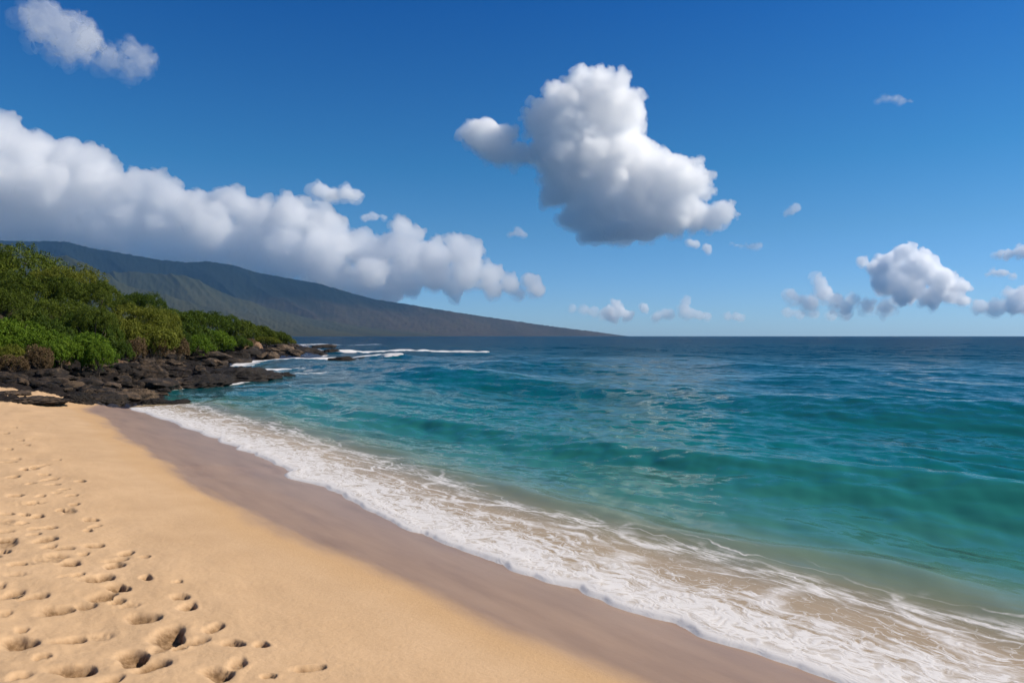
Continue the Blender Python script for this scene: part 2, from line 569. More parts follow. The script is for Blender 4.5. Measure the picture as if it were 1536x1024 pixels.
def build_sea():
    r = polar_rows([(2.0, 0.02), (4.0, 0.0045), (22, 0.0052), (160, 0.014), (1200, 0.05), (12400, 0)])
    az = np.concatenate([np.linspace(-80, -36, 30)[:-1], np.linspace(-36, 37, 1050)[:-1], np.linspace(37, 80, 60)])
    x, y, R, q = polar_grid(r, np.radians(az))
    d, db = coast_fields(x, y)
    keep = d < 0.35
    used = keep[q].any(axis=1)
    q = q[used]
    m = np.zeros(len(x), dtype=bool)
    m[q.ravel()] = True
    idx = np.cumsum(m) - 1
    x, y, R, d, db, q = x[m], y[m], R[m], d[m], db[m], idx[q]
    t = x * TD[0] + y * TD[1]
    sn = x * SD[0] + y * SD[1]
    s = -d
    # the swash edge is scalloped
    s_sc = s + 0.26 * np.abs(perlin2(t * 0.62, t * 0 + 3.3, 51)) + 0.10 * np.abs(perlin2(t * 1.9, t * 0 + 9.4, 52)) + 0.02 * perlin2(t * 5.1, t * 0 + 7.2, 53) - 0.10
    L = sn - float(np.dot(np.array(px0(802, 864)), SD))      # straight offshore distance
    # swell crests parallel to the beach
    z = np.zeros_like(x)
    mean = 0.9 * perlin2(t * 0.05, t * 0, 61) + 0.35 * perlin2(t * 0.17, t * 0 + 5, 62)
    for c, A, wf, wb, ph in ((5.9, 0.34, 1.0, 1.7, 0.3), (16.2, 0.68, 1.8, 4.2, 1.1), (28.5, 0.42, 2.6, 4.5, 2.0), (43, 0.26, 3.0, 6, 3.1), (62, 0.25, 4, 8, 4.2), (90, 0.22, 5, 10, 5.2), (125, .2, 6, 14, 6.0)):
        cc = L - c - mean * (0.5 + c * 0.045) - 0.02 * (t - 15) * (c > 10)
        amp = A * (0.75 + 0.45 * perlin2(t * 0.06 + ph * 3, t * 0 + ph, 66))
        z += np.maximum(amp, 0) * np.where(cc < 0, np.exp(-(cc / wf) ** 2), np.exp(-(cc / wb) ** 2))
    # wind chop
    crng = np.random.default_rng(21)
    cell = np.maximum(R * 0.0062, R * 0.0012)
    for k in range(70):
        lam = 0.35 * (26 / 0.35) ** (k / 69.0)
        th = math.radians(crng.normal(0, 33))
        dirv = (SD[0] * math.cos(th) - SD[1] * math.sin(th), SD[0] * math.sin(th) + SD[1] * math.cos(th))
        A = 0.0036 * lam ** 0.92
        ok = smoothstep(2.2, 4.5, lam / cell)
        if lam > 6: A *= 0.55
        if lam < 1.6: A *= 1.5
        elif lam < 9: A *= 0.78
        ph = (x * dirv[0] + y * dirv[1]) * (2 * math.pi / lam) + crng.uniform(0, 6.28) + 1.2 * perlin2(x / lam * 0.22, y / lam * 0.22, 90 + k)
        grp = 0.55 + 0.9 * np.clip(perlin2(x / lam * 0.13 + k, y / lam * 0.13, 190 + k) + 0.35, 0, 1.2)
        sh = np.sin(ph)
        z += A * ok * grp * (sh + 0.25 * np.cos(2 * ph))
    env = smoothstep(0.6, 6.0, s) * 0.93 + 0.07 * smoothstep(0.1, 2, s)
    rocky_near = smoothstep(0, 1.5, rocky_u(x, y)) * smoothstep(6, 2, s)
    z = z * env * (1 - 0.5 * rocky_near)
    foam = np.zeros_like(x)
    for pts, half, hgt, val in SURF:
        P = np.array([px0(*p) for p in pts])
        ds = seg_dist(x, y, P)
        ds = ds + half * 0.7 * perlin2(x * 1.2 / half, y * 0.5 / half, 71)
        z += hgt * np.exp(-(ds / (half * 0.9)) ** 2)
        foam = np.maximum(foam, val * smoothstep(half * 1.15, half * 0.3, ds))
    # foam washing about the rocks
    rk = smoothstep(0.0, 1.5, rocky_u(x, y)) * (R < 300)
    wash = smoothstep(0.9, 0.0, s + 0.9 * perlin2(x * 0.4, y * 0.25, 73)) * rk
    foam = np.maximum(foam, 0.8 * wash)
    lip = 0.029 * smoothstep(-0.05, 0.04, s_sc) + 0.010 * np.exp(-((s_sc - 0.16) / 0.10) ** 2)
    z = z + np.where(s_sc < -0.05, (s_sc + 0.05) * 0.6, lip) - 0.002
    # a broken bore at the back of the swash
    z += 0.05 * np.exp(-((s - 2.3 - 0.5 * perlin2(t * 0.4, t * 0, 81)) / 0.3) ** 2) * (R < 60)
    me = make_mesh('sea', np.stack([x, y, z], 1), quads=q)
    add_attr(me, 's', np.where(rocky_u(x, y) > 0.5, 50.0, s_sc))
    add_attr(me, 't', t)
    add_attr(me, 'sn', sn)
    # depth of the water over sand, and how far out
    patch = perlin2(x * 0.03, y * 0.013, 33) + 0.5 * perlin2(x * 0.09, y * 0.035, 34)
    D = np.minimum(db, 400)
    D = D * (1 + 0.30 * np.clip(patch, -1, 1) * smoothstep(6, 20, D))
    reef = smoothstep(0.5, 4, rocky_u(x, y)) * smoothstep(14, 3, s)
    add_attr(me, 'deep', D + 9 * reef)
    add_attr(me, 'surf', foam)
    o = link(bpy.data.objects.new('sea', me))
    tag(o, 'turquoise to deep blue sea with swell and foamy shore break', kind='structure')

    b = NB('sea_water')
    S, T, SN, DP, FO = b.attr('s'), b.attr('t'), b.attr('sn'), b.attr('deep'), b.attr('surf')
    P = b.comb(T, SN)
    # small ripples as a perturbed normal, long crests along the shore
    slopes = None
    for sc_, tx, amp, det in ((0.55, 0.45, 0.20, 3), (2.4, 0.40, 0.27, 4), (9.0, 0.45, 0.15, 2)):
        vec = b.comb(b.math('MULTIPLY', T, tx), SN)
        _, c = b.noise(vec, sc_, det, 0.6, 0.4)
        v = b.vmath('SCALE', b.vmath('SUBTRACT', c, (0.5, 0.5, 0.5)), amp)
        slopes = v if slopes is None else b.vmath('ADD', slopes, v)
    calm = b.math('MULTIPLY', b.step(S, 0.3, 4.0, 0.3, 1.25), b.step(DP, 15, 120, 1.0, 1.6))
    slopes = b.vmath('SCALE', slopes, calm)
    sp = b.n('SeparateXYZ', None, Vector=slopes)
    a_t = b.math('MULTIPLY', sp.outputs[0], 0.7)
    a_s = b.math('MULTIPLY', sp.outputs[1], 1.9)
    wx = b.math('ADD', b.math('MULTIPLY', a_t, float(TD[0])), b.math('MULTIPLY', a_s, float(SD[0])))
    wy = b.math('ADD', b.math('MULTIPLY', a_t, float(TD[1])), b.math('MULTIPLY', a_s, float(SD[1])))
    nrm = b.n('NewGeometry').outputs['Normal']
    nw = b.vmath('NORMALIZE', b.vmath('ADD', nrm, b.comb(wx, wy, 0.0)))
    # colour of the water body by depth
    x_ = b.math('DIVIDE', b.math('LOGARITHM', b.math('ADD', DP, 1.0), 10.0), 2.7)
    def lg(v): return math.log10(v + 1) / 2.7
    body = b.ramp(x_, [(lg(1.2), (0.46, 0.345, 0.215)), (lg(1.5), (0.34, 0.275, 0.175)), (lg(2.1), (0.175, 0.215, 0.150)), (lg(3.3), (0.050, 0.180, 0.145)), (lg(5.0), (0.018, 0.160, 0.138)), (lg(9), (0.004, 0.135, 0.130)),
                       (lg(18), (0.001, 0.094, 0.108)), (lg(35), (0.0008, 0.072, 0.102)), (lg(80), (0.0008, 0.044, 0.084)), (lg(350), (0.0005, 0.027, 0.064))])
    opac = b.step(DP, 1.2, 2.8, 0.68, 0.98)
    opac = b.math('MAXIMUM', opac, b.step(S, 30, 40))
    # foam lace in the swash
    wv, wc = b.noise(P, 1.1, 4, 0.55)
    warp = b.vmath('SCALE', b.vmath('SUBTRACT', wc, (0.5, 0.5, 0.5)), 0.75)
    Pw = b.vmath('ADD', P, warp)
    spw = b.n('SeparateXYZ', None, Vector=Pw)
    big = b.n('TexVoronoi', {'feature': 'DISTANCE_TO_EDGE'}, Vector=b.comb(b.math('MULTIPLY', spw.outputs[0], 0.48), b.math('MULTIPLY', spw.outputs[1], 2.3)), Scale=1.0).outputs['Distance']
    _, wc2 = b.noise(P, 5.0, 3, 0.55)
    Pw2 = b.vmath('ADD', Pw, b.vmath('SCALE', b.vmath('SUBTRACT', wc2, (0.5, 0.5, 0.5)), 0.20))
    spw2 = b.n('SeparateXYZ', None, Vector=Pw2)
    small = b.n('TexVoronoi', {'feature': 'DISTANCE_TO_EDGE'}, Vector=b.comb(b.math('MULTIPLY', spw2.outputs[0], 4.0), b.math('MULTIPLY', spw2.outputs[1], 9.0)), Scale=1.0).outputs['Distance']
    tiny = b.n('TexVoronoi', {'feature': 'DISTANCE_TO_EDGE'}, Vector=b.comb(b.math('MULTIPLY', spw2.outputs[0], 9.0), b.math('MULTIPLY', spw2.outputs[1], 14.0)), Scale=1.0).outputs['Distance']
    lowv, _ = b.noise(b.comb(b.math('MULTIPLY', T, 0.8), SN), 0.8, 3, 0.5)
    Sj = b.math('ADD', b.math('MULTIPLY', S, 1.2), b.math('MULTIPLY', b.math('SUBTRACT', lowv, 0.5), 1.1))
    # strands
    strand_w = b.step(Sj, 0.5, 2.2, 0.17, 0.05)
    strand = b.step(big, b.math('MULTIPLY', strand_w, 0.08), strand_w, 0.95, 0.0)
    brk0, _ = b.noise(b.comb(b.math('MULTIPLY', T, 1.0), b.math('MULTIPLY', SN, 3.2)), 1.3, 5, 0.65)
    strand = b.math('MULTIPLY', strand, b.step(brk0, 0.34, 0.60, 0.12, 1.0))
    strand = b.math('MULTIPLY', strand, b.step(Sj, 2.1, 2.7, 1.0, 0.0))
    fine_w = b.step(Sj, 0.30, 1.45, 0.34, 0.03)
    fine = b.step(small, b.math('MULTIPLY', fine_w, 0.10), fine_w, 1.0, 0.12)
    froth, _ = b.noise(b.comb(b.math('MULTIPLY', spw.outputs[0], 3.0), b.math('MULTIPLY', spw.outputs[1], 10.0)), 1.0, 6, 0.66)
    thr = b.step(Sj, 0.2, 2.1, 0.38, 0.65)
    froth = b.step(froth, b.math('SUBTRACT', thr, 0.05), b.math('ADD', thr, 0.09))
    fine = b.math('MAXIMUM', b.math('MULTIPLY', fine, 0.62), froth)
    fine = b.math('MULTIPLY', fine, b.step(Sj, 1.3, 2.3, 1.0, 0.0))
    back_line = b.math('MULTIPLY', b.step(Sj, 1.65, 1.95), b.step(Sj, 2.4, 2.0))
    brk, _ = b.noise(b.comb(b.math('MULTIPLY', T, 1.2), b.math('MULTIPLY', SN, 5.0)), 1.6, 5, 0.65)
    back_line = b.math('MULTIPLY', back_line, b.step(brk, 0.42, 0.62))
    lipf = b.step(S, b.math('ADD', 0.05, b.math('MULTIPLY', lowv, 0.42)), 0.04)
    lace = b.math('MAXIMUM', b.math('MAXIMUM', strand, fine), b.math('MULTIPLY', back_line, 0.9))
    lace = b.math('MULTIPLY', lace, b.step(tiny, 0.0, 0.45, 1.05, 0.55))
    lace = b.math('MAXIMUM', lace, lipf)
    # spray lines where the swell breaks on rock
    sn1, _ = b.noise(b.comb(b.math('MULTIPLY', T, 0.6), SN), 1.4, 5, 0.65)
    surf = b.math('MULTIPLY', b.step(b.math('ADD', FO, b.math('MULTIPLY', b.math('SUBTRACT', sn1, 0.5), 1.3)), 0.42, 0.75), b.step(FO, 0.02, 0.25))
    foam_f = b.math('MULTIPLY', b.math('MAXIMUM', lace, surf, clamp=True), 0.94)
    foamh = b.math('ADD', b.math('MULTIPLY', foam_f, 0.02), b.math('MULTIPLY', tiny, -0.012))
    fb = b.n('Bump', None, Strength=0.3, Distance=1.0, Height=foamh)
    foam_sh = b.n('BsdfPrincipled', None, Base_Color=(0.66, 0.63, 0.61), Roughness=0.7, Normal=fb.outputs[0])
    wdif = b.n('BsdfDiffuse', None, Color=body)
    tr = b.n('BsdfTransparent', None, Color=(0.94, 0.92, 0.84))
    gl = b.n('BsdfGlossy', None, Roughness=0.12, Normal=nw)
    fr = b.n('Fresnel', None, IOR=1.33, Normal=nw)
    clear = b.mixsh(opac, tr.outputs[0], wdif.outputs[0])
    wsh = b.mixsh(b.math('MULTIPLY', fr.outputs[0], b.math('MULTIPLY', b.step(S, 0.5, 4.0, 0.45, 0.92), b.step(DP, 12, 90, 1.0, 0.32))), clear, gl.outputs[0])
    fin = b.mixsh(foam_f, wsh, foam_sh.outputs[0])
    me.materials.append(b.done(fin))


build_sea()


# ------------------------------------------------------------------ far mountains
def build_mountain():
    sky_l = [(-260, 352), (-120, 356), (0, 360), (30, 361), (70, 361), (100, 361.5), (140, 372), (190, 380), (240, 389), (280, 393), (310, 391), (350, 397), (385, 408), (430, 416), (480, 425),
             (520, 437), (560, 448), (620, 457), (680, 467), (740, 476), (800, 485), (860, 493), (900, 498), (935, 503), (960, 506)]
    sp1 = [(-260, 352), (0, 362), (60, 372), (100, 382), (130, 391), (170, 413), (210, 431), (250, 441), (330, 461), (420, 480), (480, 491), (530, 500), (560, 506)]
    sp2 = [(-260, 400), (200, 404), (270, 409), (300, 419), (345, 440), (400, 459), (470, 476), (560, 491), (640, 500), (700, 506)]
    px = np.linspace(-260, 965, 900)
    yy = np.concatenate([np.linspace(4300, 11800, 380)])
    PX, Y = np.meshgrid(px, yy)
    ip = lambda l: HY - np.interp(PX, [a for a, _ in l], [b_ for _, b_ in l])
    n_lo = fbm2(PX / 90, Y / 1800, 4, 5)
    yr = 9600 + 300 * perlin2(PX / 150, PX * 0, 3)
    yc = np.interp(PX, [-260, 300, 700, 960], [5800, 6300, 7600, 9300])
    u = np.clip((Y - yc) / (yr - yc), 0, 1)
    PU = PX + (Y - 9600) * 0.045
    gul = 1 - np.abs(perlin2(PU / 85 + 0.25 * n_lo, Y / 5200, 9))
    gul2 = 1 - np.abs(perlin2(PU / 30 + 0.35 * n_lo, Y / 3500, 14))
    hm = ip(sky_l) * yr / F * np.where(Y <= yr, u ** 1.25, np.clip(1 - (Y - yr) / 3500, 0, 1))
    hm = hm * (1 - (0.34 * (1 - gul) + 0.05 * (1 - gul2)) * np.where(Y <= yr, (1 - u) ** 0.7, 0.2))
    h1 = ip(sp1) * 5600 / F * np.clip(1 - np.abs(Y - 5600) / np.where(Y < 5600, 1250, 1500), 0, 1) ** 0.9
    h1 = h1 * (1 - 0.06 * (1 - gul2) - 0.08 * (1 - gul))
    h2 = ip(sp2) * 7300 / F * np.clip(1 - np.abs(Y - 7300) / np.where(Y < 7300, 1700, 1700), 0, 1) ** 0.9
    h2 = h2 * (1 - 0.06 * (1 - gul2) - 0.10 * (1 - gul))
    h = np.maximum(np.maximum(hm, h1), h2)
    h = h + np.clip(h, 0, 60) / 60 * (4 * fbm2(PX / 6, Y / 300, 4, 25))
    z = np.where(h > 1, h, -2.0)
    x = (PX - CX) / F * Y
    nr, na = PX.shape
    i = np.arange(nr * na).reshape(nr, na)
    q = np.stack([i[:-1, :-1].ravel(), i[:-1, 1:].ravel(), i[1:, 1:].ravel(), i[1:, :-1].ravel()], axis=1)
    V = np.stack([x.ravel(), Y.ravel(), z.ravel()], 1)
    V, q, at = keep_faces(V, q, z.ravel() > -1.5, [(h / np.maximum(ip(sky_l) * yr / F, 30)).ravel(), (np.maximum(h1, h2) >= hm - 5).astype(float).ravel(), gul.ravel()])
    me = make_mesh('hills', V, quads=q)
    add_attr(me, 'spur', at[1])
    add_attr(me, 'gully', at[2])
    o = link(bpy.data.objects.new('hills', me))
    tag(o, 'dark volcanic slope running down to the sea under cloud', kind='structure')
    b = NB('hillside')
    geo = b.n('NewGeometry').outputs['Position']
    sep = b.n('SeparateXYZ', None, Vector=geo)
    n1, _ = b.noise(geo, 0.0016, 6, 0.6)
    n2, _ = b.noise(geo, 0.012, 5, 0.65)
    hz = b.math('ADD', sep.outputs[2], b.math('MULTIPLY', b.math('SUBTRACT', n1, 0.5), 500))
    low = b.ramp(n2, [(0.3, (0.030, 0.024, 0.016)), (0.5, (0.052, 0.040, 0.025)), (0.7, (0.050, 0.050, 0.022))])
    grass = b.mix(n2, (0.024, 0.033, 0.014), (0.055, 0.054, 0.026))
    shaded_forest = b.mix(n2, (0.004, 0.009, 0.011), (0.009, 0.015, 0.012))  # upper forest, its colour darkened to stand in for cloud shade
    col = b.mix(b.step(hz, 150, 520), low, shaded_forest)
    col = b.mix(b.math('MULTIPLY', b.attr('spur'), 0.75), col, grass)
    col = b.mix(b.step(b.attr('gully'), 0.62, 0.9, 0.30, 0.0), col, (0.012, 0.018, 0.012))
    p = b.n('BsdfPrincipled', None, Base_Color=col, Roughness=0.95)
    b.put(p.inputs['Specular IOR Level'], 0.1)
    me.materials.append(b.done(p.outputs[0]))


build_mountain()


# ------------------------------------------------------------------ rocks
def ico(sub):
    import bmesh
    bm = bmesh.new()
    bmesh.ops.create_icosphere(bm, subdivisions=sub, radius=1.0)
    v = np.array([p.co[:] for p in bm.verts])
    f = np.array([[q.index for q in p.verts] for p in bm.faces])
    bm.free()
    return v, f


ICO5 = ico(5)
ICO4 = ico(4)
ICO2 = ico(2)


def rock_mesh(name, seed, flat=0.6, sharp=1.0, base=ICO4, craggy=0.0):
    v, f = base
    rr = np.random.default_rng(seed)
    p = v.copy()
    # chop with planes for facets
    for _ in range(14):
        n = rr.normal(size=3)
        n /= np.linalg.norm(n)
        dd = rr.uniform(0.62, 0.95)
        k = p @ n - dd
        p = p - np.where(k > 0, k * 0.85, 0)[:, None] * n
    o = rr.uniform(0, 50, 3)
    nv = 0.20 * perlin3(v * 1.4 + o, seed) + 0.12 * np.abs(perlin3(v * 3.2 + o, seed + 1)) * sharp + 0.06 * np.abs(perlin3(v * 7.5 + o, seed + 2)) + 0.03 * perlin3(v * 16 + o, seed + 3)
    if craggy:
        nv = nv + craggy * (0.22 * np.abs(perlin3(v * 4.6 + o, seed + 5)) + 0.13 * np.abs(perlin3(v * 10 + o, seed + 6)) - 0.1)
    p = p * (1 + nv)[:, None]
    p[:, 2] *= flat
    p[:, 0] *= rr.uniform(0.9, 1.35)
    return make_mesh(name, p, tris=f, smooth=True)


def rock_material(name, c0, c1, c2):
    b = NB(name)
    tc = b.n('TexCoord').outputs['Object']
    inf = b.n('ObjectInfo').outputs['Random']
    v = b.vmath('ADD', tc, b.comb(b.math('MULTIPLY', inf, 37.0), b.math('MULTIPLY', inf, 91.0), 0.0))
    n1, _ = b.noise(v, 1.6, 6, 0.65)
    n2, _ = b.noise(v, 9.0, 5, 0.7)
    f = b.math('ADD', b.math('MULTIPLY', n1, 0.7), b.math('ADD', b.math('MULTIPLY', n2, 0.3), b.math('MULTIPLY', b.math('SUBTRACT', inf, 0.5), 0.22)))
    col = b.ramp(f, [(0.34, c0), (0.5, c1), (0.68, c2)])
    bp = b.n('Bump', None, Strength=0.9, Distance=0.12, Height=b.math('ADD', n2, b.math('MULTIPLY', n1, 0.6)))
    p = b.n('BsdfPrincipled', None, Base_Color=col, Roughness=0.8, Normal=bp.outputs[0])
    b.put(p.inputs['Specular IOR Level'], 0.3)
    return b.done(p.outputs[0])


M_LAVA = rock_material('lava_rock', (0.007, 0.006, 0.0055), (0.026, 0.018, 0.012), (0.15, 0.100, 0.062))
M_WETROCK = rock_material('wet_lava_rock', (0.006, 0.005, 0.005), (0.014, 0.011, 0.009), (0.035, 0.026, 0.019))
M_TAN = rock_material('tan_rock', (0.07, 0.040, 0.022), (0.19, 0.110, 0.062), (0.33, 0.21, 0.125))

ROCKS = [rock_mesh('boulder', 100 + i, flat=[0.7, 0.85, 0.6, 0.75, 0.95, 0.6, 0.8, 0.7][i], sharp=1.5, craggy=0.6) for i in range(8)]
FINE_ROCKS = [rock_mesh('large_boulder', 200 + i, flat=0.5, sharp=1.6, base=ICO5, craggy=1.0) for i in range(4)]


def place_rock(name, me, mat, x, y, z, sx, sy, sz, rz, label, group=None, cat='rock'):
    o = link(bpy.data.objects.new(name, me))
    if not me.materials:
        me.materials.append(mat)
    o.material_slots[0].link = 'OBJECT'
    o.material_slots[0].material = mat
    o.location = (x, y, z)
    o.scale = (sx, sy, sz)
    o.rotation_euler = (0, 0, rz)
    tag(o, label, cat, group)
    return o


FORE = np.array([(-60, 550), (60, 552), (165, 549), (215, 538), (262, 528), (330, 524), (440, 519), (474, 527), (470, 536), (370, 540), (346, 551), (330, 574), (285, 579), (246, 597),
                 (183, 608), (100, 603), (0, 594), (-60, 590)], dtype=float)
rr = np.random.default_rng(11)
n_b = 0
while n_b < 285:
    px, py = rr.uniform(-60, 475), rr.uniform(518, 608)
    if not inside(np.array([px]), np.array([py]), FORE)[0]:
        continue
    gx, gy, gz = px_ground(px, py)
    if any(((gx - a[0]) / (ra * 1.1)) ** 2 + ((gy - a[1]) / (rb * 1.4)) ** 2 < 1 for a, ra, rb in SAND_GAPS):
        continue
    s = float(np.exp(rr.normal(math.log(7.5), 0.5))) / F * gy
    s = min(max(s, 0.14), 1.2)
    far = 'on the far point' if gy > 60 else None
    g = 'dark lava boulders of the foreshore' if not far else 'dark lava boulders of the far point'
    lab = 'dark brown lava boulder in the jumble between sand and bushes' if not far else 'dark lava boulder on the low far point by the surf'
    place_rock('boulder', ROCKS[rr.integers(8)], M_LAVA, gx, gy, gz + 0.05 + s * 0.16, s * rr.uniform(0.8, 1.5), s * rr.uniform(0.8, 1.3), s * rr.uniform(0.55, 0.95), rr.uniform(0, 6.28), lab, g)
    n_b += 1


def px_rock(name, px, py, wpx, hpx, depth_f, mat, label, me, z0=None, rz=0.0, cat='rock', group=None):
    """a rock whose waterline or foot shows at the photo pixel px, py"""
    if z0 is None:
        gx, gy, gz = px_ground(px, py)
    else:
        gx, gy = px0(px, py, z0)
        gz = z0
    rx = wpx / F * gy * 0.5
    hz = hpx / F * gy
    zs = hz / 0.55
    return place_rock(name, me, mat, gx, gy + rx * depth_f * 0.5, gz - 0.05 * hz, rx * 0.9, rx * depth_f, zs, rz, label, group, cat)


px_rock('rock', 422, 566, 38, 11, 0.8, M_WETROCK, 'low rounded black rock standing alone in the surf off the ledge', FINE_ROCKS[0], 0.0)
px_rock('rock', 262, 607, 42, 11, 0.9, M_WETROCK, 'wet black rock lying in the shallow foam at the edge of the sand', FINE_ROCKS[1], 0.0)
px_rock('rock', 228, 607, 60, 11, 0.8, M_WETROCK, 'broad dark rock between the beach boulders and the foam', FINE_ROCKS[2], 0.0)
px_rock('rock_ledge', 345, 572, 120, 24, 1.1, M_WETROCK, 'long black lava ledge sloping down into the turquoise bay', FINE_ROCKS[3], 0.0, 0.1)
px_rock('rock_ledge', 290, 580, 110, 24, 1.0, M_LAVA, 'dark lava ledge behind the shallow bay, under the dry slope', FINE_ROCKS[1], 0.05, 0.4)
px_rock('rock_ledge', 445, 533, 100, 14, 0.8, M_WETROCK, 'dark low lava point at the tip of the headland', FINE_ROCKS[2], 0.0, 2.0)
px_rock('rock_ledge', 395, 536, 110, 16, 0.8, M_LAVA, 'dark lava bank under the green tip of the headland', FINE_ROCKS[0], 0.1, 0.7)
px_rock('reef_rock', 512, 542, 44, 11, 0.5, M_WETROCK, 'long flat reef rock awash between two strips of foam', FINE_ROCKS[0], 0.0, 0.2)
px_rock('reef_rock', 543, 541.5, 26, 9, 0.5, M_WETROCK, 'short flat reef rock at the start of the white foam', FINE_ROCKS[1], 0.0, 1.2)
px_rock('reef_rock', 600, 543, 20, 7, 0.5, M_WETROCK, 'lowest reef rock at the seaward end of the foam', FINE_ROCKS[2], 0.0, 0.2)
px_rock('reef_rock', 498, 530.5, 28, 9, 0.5, M_WETROCK, 'dark reef rock at the landward end of the breaking wave', FINE_ROCKS[3], 0.0, 0.5)
px_rock('reef_rock', 484, 522, 44, 8, 0.5, M_WETROCK, 'thin dark reef rock beyond the point, nearest the horizon', FINE_ROCKS[1], 0.0, 0.3)
for k, (px, py, w, h, lab) in enumerate([
        (40, 603, 110, 9, 'long dark rock lying on the sand below the sand patches'),
        (150, 604, 90, 20, 'dark blocky rock at the sand edge beside the wet beach'),
        (110, 603, 60, 16, 'dark rock at the sand edge between two larger ones'),
        (195, 600, 60, 20, 'dark rock above the first foam of the shoreline'),
        (10, 591, 70, 7, 'flat dark rock between the beach and the sand patch')]):
    px_rock('beach_rock', px, py, w, h, 0.7, M_LAVA, lab, FINE_ROCKS[k % 4], None, k * 1.3)
for k, (px, py, w, h, lab) in enumerate([
        (236, 536, 34, 26, 'tan weathered rock face under the yellow green bush'),
        (264, 534, 26, 22, 'tan rock leaning beside the dry shrub on the bank'),
        (183, 536, 30, 12, 'pale tan rock at the end of the bright green shrub'),
        (177, 550, 18, 8, 'small pale tan stone below the bright green shrub'),
        (78, 552, 34, 14, 'tan rock at the foot of the dry brown shrub'),
        (383, 522, 22, 10, 'tan rock outcrop among the far green shrubs'),
        (365, 527, 20, 10, 'small tan rock below the far outcrop'),
        (288, 532, 24, 12, 'reddish tan rock where the bank meets the black lava'),
        (300, 566, 16, 6, 'small tan stone on the black lava ledge')]):
    px_rock('tan_rock', px, py, w, h, 0.8, M_TAN, lab, (ROCKS + FINE_ROCKS)[k], None, k * 0.9)


# ------------------------------------------------------------------ trees and shrubs
def crown_mesh(name, seed, n_lobes, n_clump, n_leaf, leaf, spread=0.10, lobe_r=(0.30, 0.5), top=0.62):
    """leaf sized faces in clumps over the surface of overlapping lobes; unit size, z from 0 to about 1"""
    r = np.random.default_rng(seed)
    lobes = []
    for i in range(n_lobes):
        a = r.uniform(0, 2 * math.pi)
        e = r.random() ** 0.7
        rad = r.uniform(*lobe_r)
        R = (1 - rad) * math.sqrt(r.random())
        zc = 0.14 + (top - 0.14) * math.sqrt(max(0, 1 - (R / 1.0) ** 1.6)) * r.uniform(0.45, 1.05)
        lobes.append((R * math.cos(a), R * math.sin(a), zc, rad))
    lobes = np.array(lobes)
    P, N, T = [], [], []
    for _ in range(n_clump):
        k = r.integers(n_lobes)
        n = r.normal(size=3)
        n[2] = abs(n[2]) * 1.0 - 0.35 * r.random()
        n /= np.linalg.norm(n)
        c = lobes[k, :3] + n * lobes[k, 3] * np.array((1, 1, 0.82)) * r.uniform(0.80, 1.07)
        if c[2] < 0.0:
            continue
        # skip clumps buried in another lobe
        dd = np.linalg.norm((c - lobes[:, :3]) / np.array((1, 1, 0.82)), axis=1) / lobes[:, 3]
        if (dd < 0.72).any():
            continue
        m = max(4, int(n_leaf * r.uniform(0.5, 1.4)))
        sp = spread * r.uniform(0.6, 1.3)
        dr = r.normal(size=(m, 3)) + n * 0.8 + np.array((0, 0, 0.25))
        dr /= np.linalg.norm(dr, axis=1)[:, None]
        P.append(c + dr * (sp * 1.7 * r.uniform(0.55, 1.08, m))[:, None] * np.array((1, 1, 0.8)))
        nn = dr + r.normal(size=(m, 3)) * 0.42 + np.array((0, 0, 0.15))
        N.append(nn / np.linalg.norm(nn, axis=1)[:, None])
        T.append(np.full(m, r.random()) * 0.65 + 0.35 * r.random(m))
    P, N, T = np.vstack(P), np.vstack(N), np.concatenate(T)
    m = len(P)
    a = r.normal(size=(m, 3))
    u = np.cross(N, a)
    u /= np.linalg.norm(u, axis=1)[:, None]
    v = np.cross(N, u)
    L = leaf * r.uniform(0.6, 1.35, m)[:, None]
    W = L * r.uniform(0.35, 0.6, m)[:, None]
    Q = np.stack([P - u * L, P - v * W, P + u * L, P + v * W], 1).reshape(-1, 3)
    me = make_mesh(name, Q, quads=np.arange(4 * m).reshape(m, 4), smooth=False)
    add_attr(me, 'leaf_tint', np.repeat(T, 4))
    return me


def tube(pts, radii, n=8):
    V, Q = [], []
    pts = np.array(pts, dtype=float)
    for i, p in enumerate(pts):
        dvec = pts[min(i + 1, len(pts) - 1)] - pts[max(i - 1, 0)]
        dvec /= np.linalg.norm(dvec) + 1e-9
        a = np.cross(dvec, (0.3, 1, 0.2))
        a /= np.linalg.norm(a)
        c = np.cross(dvec, a)
        for k in range(n):
            th = 2 * math.pi * k / n
            V.append(p + radii[i] * (math.cos(th) * a + math.sin(th) * c))
    for i in range(len(pts) - 1):
        for k in range(n):
            Q.append((i * n + k, i * n + (k + 1) % n, (i + 1) * n + (k + 1) % n, (i + 1) * n + k))
    return V, Q


def trunk_mesh(name, seed, r0, limbs):
    r = np.random.default_rng(seed)
    V, Q = [], []

    def add(pts, rad):
        v, q = tube(pts, rad)
        k = len(V)
        V.extend(v)
        Q.extend([tuple(i + k for i in f) for f in q])
    fork = np.array((r.uniform(-0.08, 0.08), r.uniform(-0.08, 0.08), 0.25))
    add([(0, 0, -0.12), fork * 0.5, fork], [r0 * 1.3, r0, r0 * 0.85])
    for i in range(limbs):
        a = 2 * math.pi * i / limbs + r.uniform(-0.4, 0.4)
        R = r.uniform(0.35, 0.75)
        e = np.array((R * math.cos(a), R * math.sin(a), r.uniform(0.45, 0.8)))
        mid = fork + (e - fork) * 0.5 + r.normal(size=3) * 0.05
        add([fork - (0, 0, .02), mid, e], [r0 * 0.6, r0 * 0.38, r0 * 0.12])
    return make_mesh(name, np.array(V), quads=np.array(Q))


